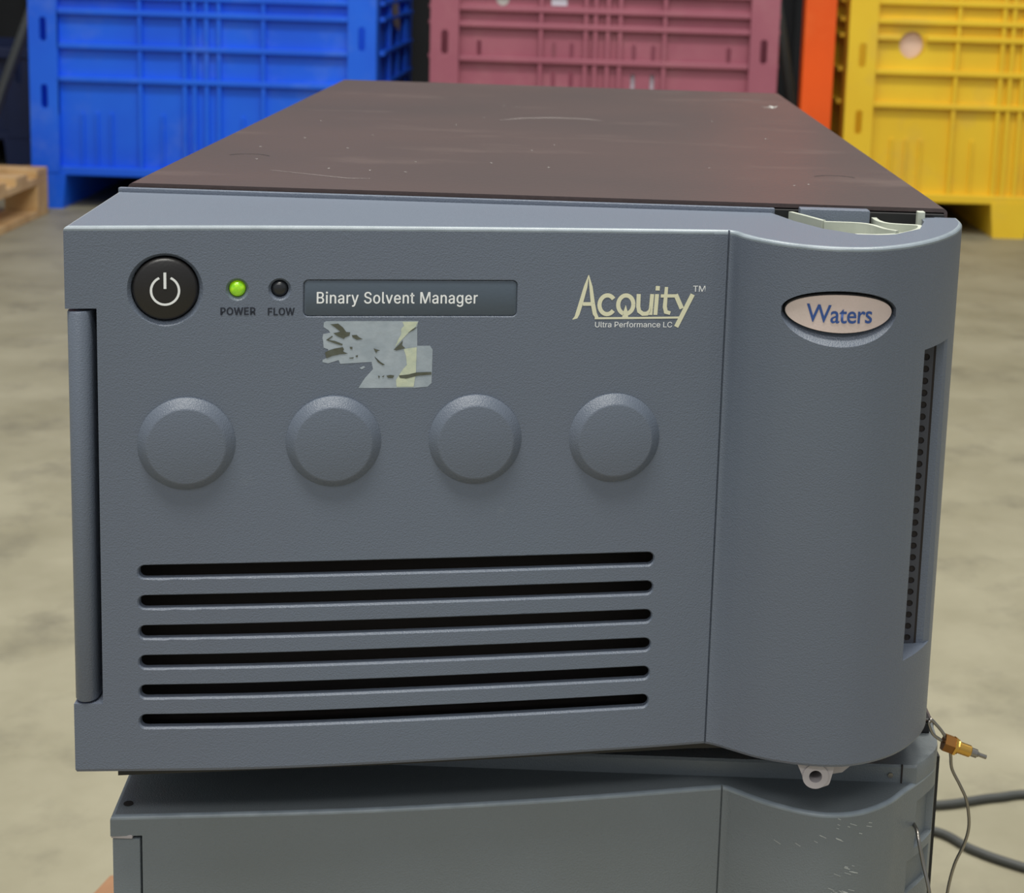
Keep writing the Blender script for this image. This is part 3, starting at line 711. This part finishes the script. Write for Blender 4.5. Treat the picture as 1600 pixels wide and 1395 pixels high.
for k_ in range(36):
    t = 2*math.pi*(k_+.5)/36; dx, dz = math.cos(t), math.sin(t); best = 1
    for a_, b_ in zip(op, op[1:]+op[:1]):
        ex, ez = b_[0]-a_[0], b_[1]-a_[1]; den = dx*ez-dz*ex
        if abs(den) < 1e-12: continue
        rx, rz = a_[0]-.1188, a_[1]-(ZD-.005); q = (rx*ez-rz*ex)/den; u_ = (rx*dz-rz*dx)/den
        if q > 0 and -1e-6 <= u_ <= 1+1e-6: best = min(best, q)
    hi_.append((.1188+.0027*dx, -.0635, ZD-.005+.0027*dz)); ho_.append((.1188+best*dx, -.0635, ZD-.005+best*dz))
bridge(bm, ring(bm, hi_), ring(bm, ho_))
A = ring(bm, [(.1240, -.0600, ZD+.0006), (.1345, -.0600, ZD+.0006), (.1330, -.0600, ZD-.0020), (.1300, -.0600, ZD-.0048), (.1240, -.0600, ZD-.0060)])
Bq = ring(bm, [(.1240, -.0440, ZD+.0006), (.1345, -.0440, ZD+.0006), (.1330, -.0440, ZD-.0020), (.1300, -.0440, ZD-.0048), (.1240, -.0440, ZD-.0060)])
bridge(bm, A, Bq); bm.faces.new(A); bm.faces.new(Bq)
sp = obj('drain_spout', bm, 'spout', up, 35, label='pale grey plastic drain spout')
bm = NB(); cyl(bm, (.1188, -.0500, ZD-.0050), (.1188, -.0490, ZD-.0050), .0026, n=20); obj('spout_bore', bm, 'cavity', sp)

# ------------------------------------------------------------------ lower instrument
zb, ztp = -.344, -.026
T2 = [(-.1600, -.0742), (-.0786, -.0649), (-.0280, -.0571), (.0238, -.0475), (.0848, -.0340), (.0872, -.0350), (.0904, -.0374), (.1028, -.0463), (.1177, -.0532), (.1292, -.0546), (.1415, -.0512), (.1535, -.0425), (.1613, -.0334), (.1740, -.0180), (.1805, -.0060), (.1825, .015)]
G = Front(T2, T2, 4, zb, ztp)
low = thing('laboratory_instrument', 'grey instrument with a plain scuffed front, at the bottom of the stack under the pump', 'instrument', (.0085, .29, ZD-.356))
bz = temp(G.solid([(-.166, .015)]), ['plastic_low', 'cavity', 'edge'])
cut = NB()
G.strip(cut, rrect(.0845, .0852, (zb+ztp)/2, (ztp-zb)/2+.01, .0002), [(-.003, 0), (.0013, 0)], nx=4)
box(cut, -.19, -.1478, -.2, -.060, zb+.03, ztp-.0085)
prism(cut, [(.1690, -.09), (.1690, -.0215), (.1770, -.0080), (.20, -.008), (.2, -.09)], -.0570, -.0350)
prism(cut, [(.1655, -.09), (.1655, -.0260), (.1760, -.0120), (.20, -.012), (.2, -.09)], -.0760, -.0610)
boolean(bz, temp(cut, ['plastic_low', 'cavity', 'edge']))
me = bz.data; bpy.data.objects.remove(bz); me.transform(Matrix.Translation((0, 0, ZD))); front_normals(me, G, ZD); lb = finish('bezel', me, None, low, 0)
# raised rear step of the bezel top, curved on the right
bm = NB(); ZS = ZD+ztp
pp = [(-.1640, .015), (-.1640, -.0235), (.1660, -.0262)]+[(x, y) for x, y in G.prof(ztp).tolist() if x > .1665 and y < .0145]+[(.1825, .015)]
prev = None
for z, e in ((ZS-.0005, 0), (ZS+.0068, 0), (ZS+.0078, .0008)):
    R = ring(bm, [(x*(1-e*3)+.0004*(1 if e else 0), y+(e if y < 0 else 0), z) for x, y in pp])
    if prev: bridge(bm, prev, R)
    else: bm.faces.new(R)
    prev = R
bm.faces.new(prev); stp = obj('rear_step', bm, 'plastic_low', low, 30)
bm = NB(); cyl(bm, (.1565, -.0262, ZS+.0034), (.1565, -.0268, ZS+.0034), .0011, n=16); obj('screw', bm, 'steel', stp)
bm = NB(); box(bm, .1610, .1616, -.0267, -.0255, ZS, ZS+.0081); obj('joint', bm, 'cavity', stp)
bm = NB(); cyl(bm, (-.1555, -.0640, ZS-.0002), (-.1555, -.0640, ZS+.0004), .0019, n=20); obj('screw', bm, 'cavity', low)
# side strip on the left
bm = NB(); box(bm, -.1598, -.1486, -.0728, -.0600, ZD+zb+.0305, ZD+ztp-.0100, .0010); obj('hinge_strip', bm, 'plastic_low', low, 30)
bm = NB(); box(bm, -.1600, -.1515, -.0735, -.0620, ZD+ztp-.0098, ZD+ztp-.0080, .0005); obj('hinge_clip', bm, 'spout', low, label='white plastic hinge clip')
bm = NB(); box(bm, -.163, .180, .0152, .630, ZD+zb+.004, ZD-.0265); obj('chassis', bm, 'black', low)
bm = NB(); box(bm, -.1650, .1835, .0155, .634, ZD-.0265, ZD-.0182, .001); obj('top_cover', bm, 'cover', low, 30)
bm = NB(); box(bm, .1815, .1835, .0010, .630, ZD+zb+.006, ZD-.0270); obj('side_cover', bm, 'black', low)
bm = NB(); box(bm, -.166, -.1640, .0155, .630, ZD+zb+.006, ZD-.0270); obj('side_cover', bm, 'black', low)
for x, y in ((-.12, .05), (.13, .05), (-.12, .57), (.13, .57)):
    bm = NB(); cyl(bm, (x, y, ZD+zb+.005), (x, y, ZD-.356), .014, .012, 20); obj('rubber_foot', bm, 'rubber', low)
bm = NB(); box(bm, .1660, .1792, .0045, .0150, ZD-.0182, ZD-.0115, .0008); obj('stop_block', bm, 'black', low)
# scuffs on the right of the lower bulge
bm = NB()
for cx_, cz_, nn in ((.1330, -.030, 5), (.1260, -.037, 5), (.1400, -.0335, 3), (.1330, -.050, 7), (.1330, -.060, 8), (.1290, -.064, 6), (.1270, -.079, 7), (.1100, -.040, 2)):
    for _ in range(nn):
        x, z = cx_+random.uniform(-.005, .005), cz_+random.uniform(-.0022, .0022); L_ = random.uniform(.001, .003)
        ribbon(bm, [(x, z), (x+L_, z-L_*.45)], random.uniform(.0002, .0004), lambda a, b: (a, G.y(a, b)-.00015, b+ZD))
obj('scuff_marks', bm, 'scratch_low', low)['kind'] = 'stuff'

# ------------------------------------------------------------------ wooden pallet under the stack
pallet((-.061, .26, 0), .56, .80, 'wood_red', 'brown wooden pallet under the instrument stack', rz=math.radians(-12), lb=6)

# ------------------------------------------------------------------ steel capillary with brass fitting, cables
D = lambda x, y, z: (x, y, z+ZD)
cap_t = thing('capillary_tube', 'bent steel capillary with a brass fitting hanging beside the right of the stack', 'tube', D(.172, .004, -.02))
bm = NB(); tube(bm, [D(.1700, .010, -.012), D(.1745, -.010, -.0060), D(.1752, -.012, -.0036), D(.1778, -.012, -.0060), D(.1808, -.012, -.0095), D(.1832, -.012, -.0138), D(.1800, -.013, -.0125), D(.1762, -.0135, -.0095), D(.1742, -.0135, -.0050), D(.1745, -.0130, -.0038)], .0007)
obj('tube_loop', bm, 'steel', cap_t, 60)
bm = NB(); tube(bm, [D(.1840, -.012, -.0150), D(.1850, -.012, -.0200), D(.1860, -.012, -.0262), D(.1902, -.012, -.0340), D(.1934, -.012, -.0410), D(.1952, -.012, -.0520), D(.1938, -.012, -.0610), D(.1902, -.012, -.0710), D(.1880, -.012, -.0850), D(.1875, -.010, -.1100), D(.1890, -.004, -.1400)], .0007)
obj('tube', bm, 'steel', cap_t, 60)
a0 = Vector(D(.1815, -.0115, -.0140)); dd = (Vector(D(.2001, -.0125, -.0200))-a0).normalized()
bm = NB(); cyl(bm, a0, a0+dd*.0046, .0040, n=6); obj('hex_nut', bm, 'brass_dark', cap_t, label='dark brass hex nut')
bm = NB(); cyl(bm, a0+dd*.0046, a0+dd*.0058, .0043, .0040, n=6); lathe(bm, a0, dd, [(.0030, .0058), (.0032, .0066), (.0026, .0069), (.0026, .0120), (.0022, .0125)], 24); obj('brass_ferrule', bm, 'brass', cap_t, 30, label='shiny brass sleeve')
bm = NB(); lathe(bm, a0, dd, [(.0019, .0122), (.0019, .0152), (.0012, .0156), (.0012, .0160), (.0009, .0163), (.0009, .0196), (.0004, .0198)], 20); obj('fitting_tip', bm, 'steel', cap_t, 30)
bm = NB(); tube(bm, [D(.1680, -.0215, -.0455), D(.1684, -.0300, -.0452), D(.1686, -.0345, -.0475), D(.1704, -.0375, -.0562), D(.1729, -.0420, -.0669), D(.1750, -.0430, -.0850), D(.1790, -.0400, -.1100)], .0008)
tag(obj('capillary_tube', bm, 'steel', None, 60), 'short bright steel capillary in front of the lower instrument at right', 'tube')
bm = NB(); r = .0042
tube(bm, [(1.6, .62, r), (1.1, .79, r), (.75, .845, r), (.52, .868, r), (.45, .858, r), (.392, .840, r), (.30, .830, r), (.262, .815, r), (.30, .802, r), (.375, .789, r), (.405, .757, r), (.446, .728, r), (.56, .665, r), (.80, .56, r), (1.3, .42, r)], r, 12, 10)
tag(obj('power_cable', bm, 'cable', None, 60), 'dark grey cable looping on the concrete floor right of the stack', 'cable')
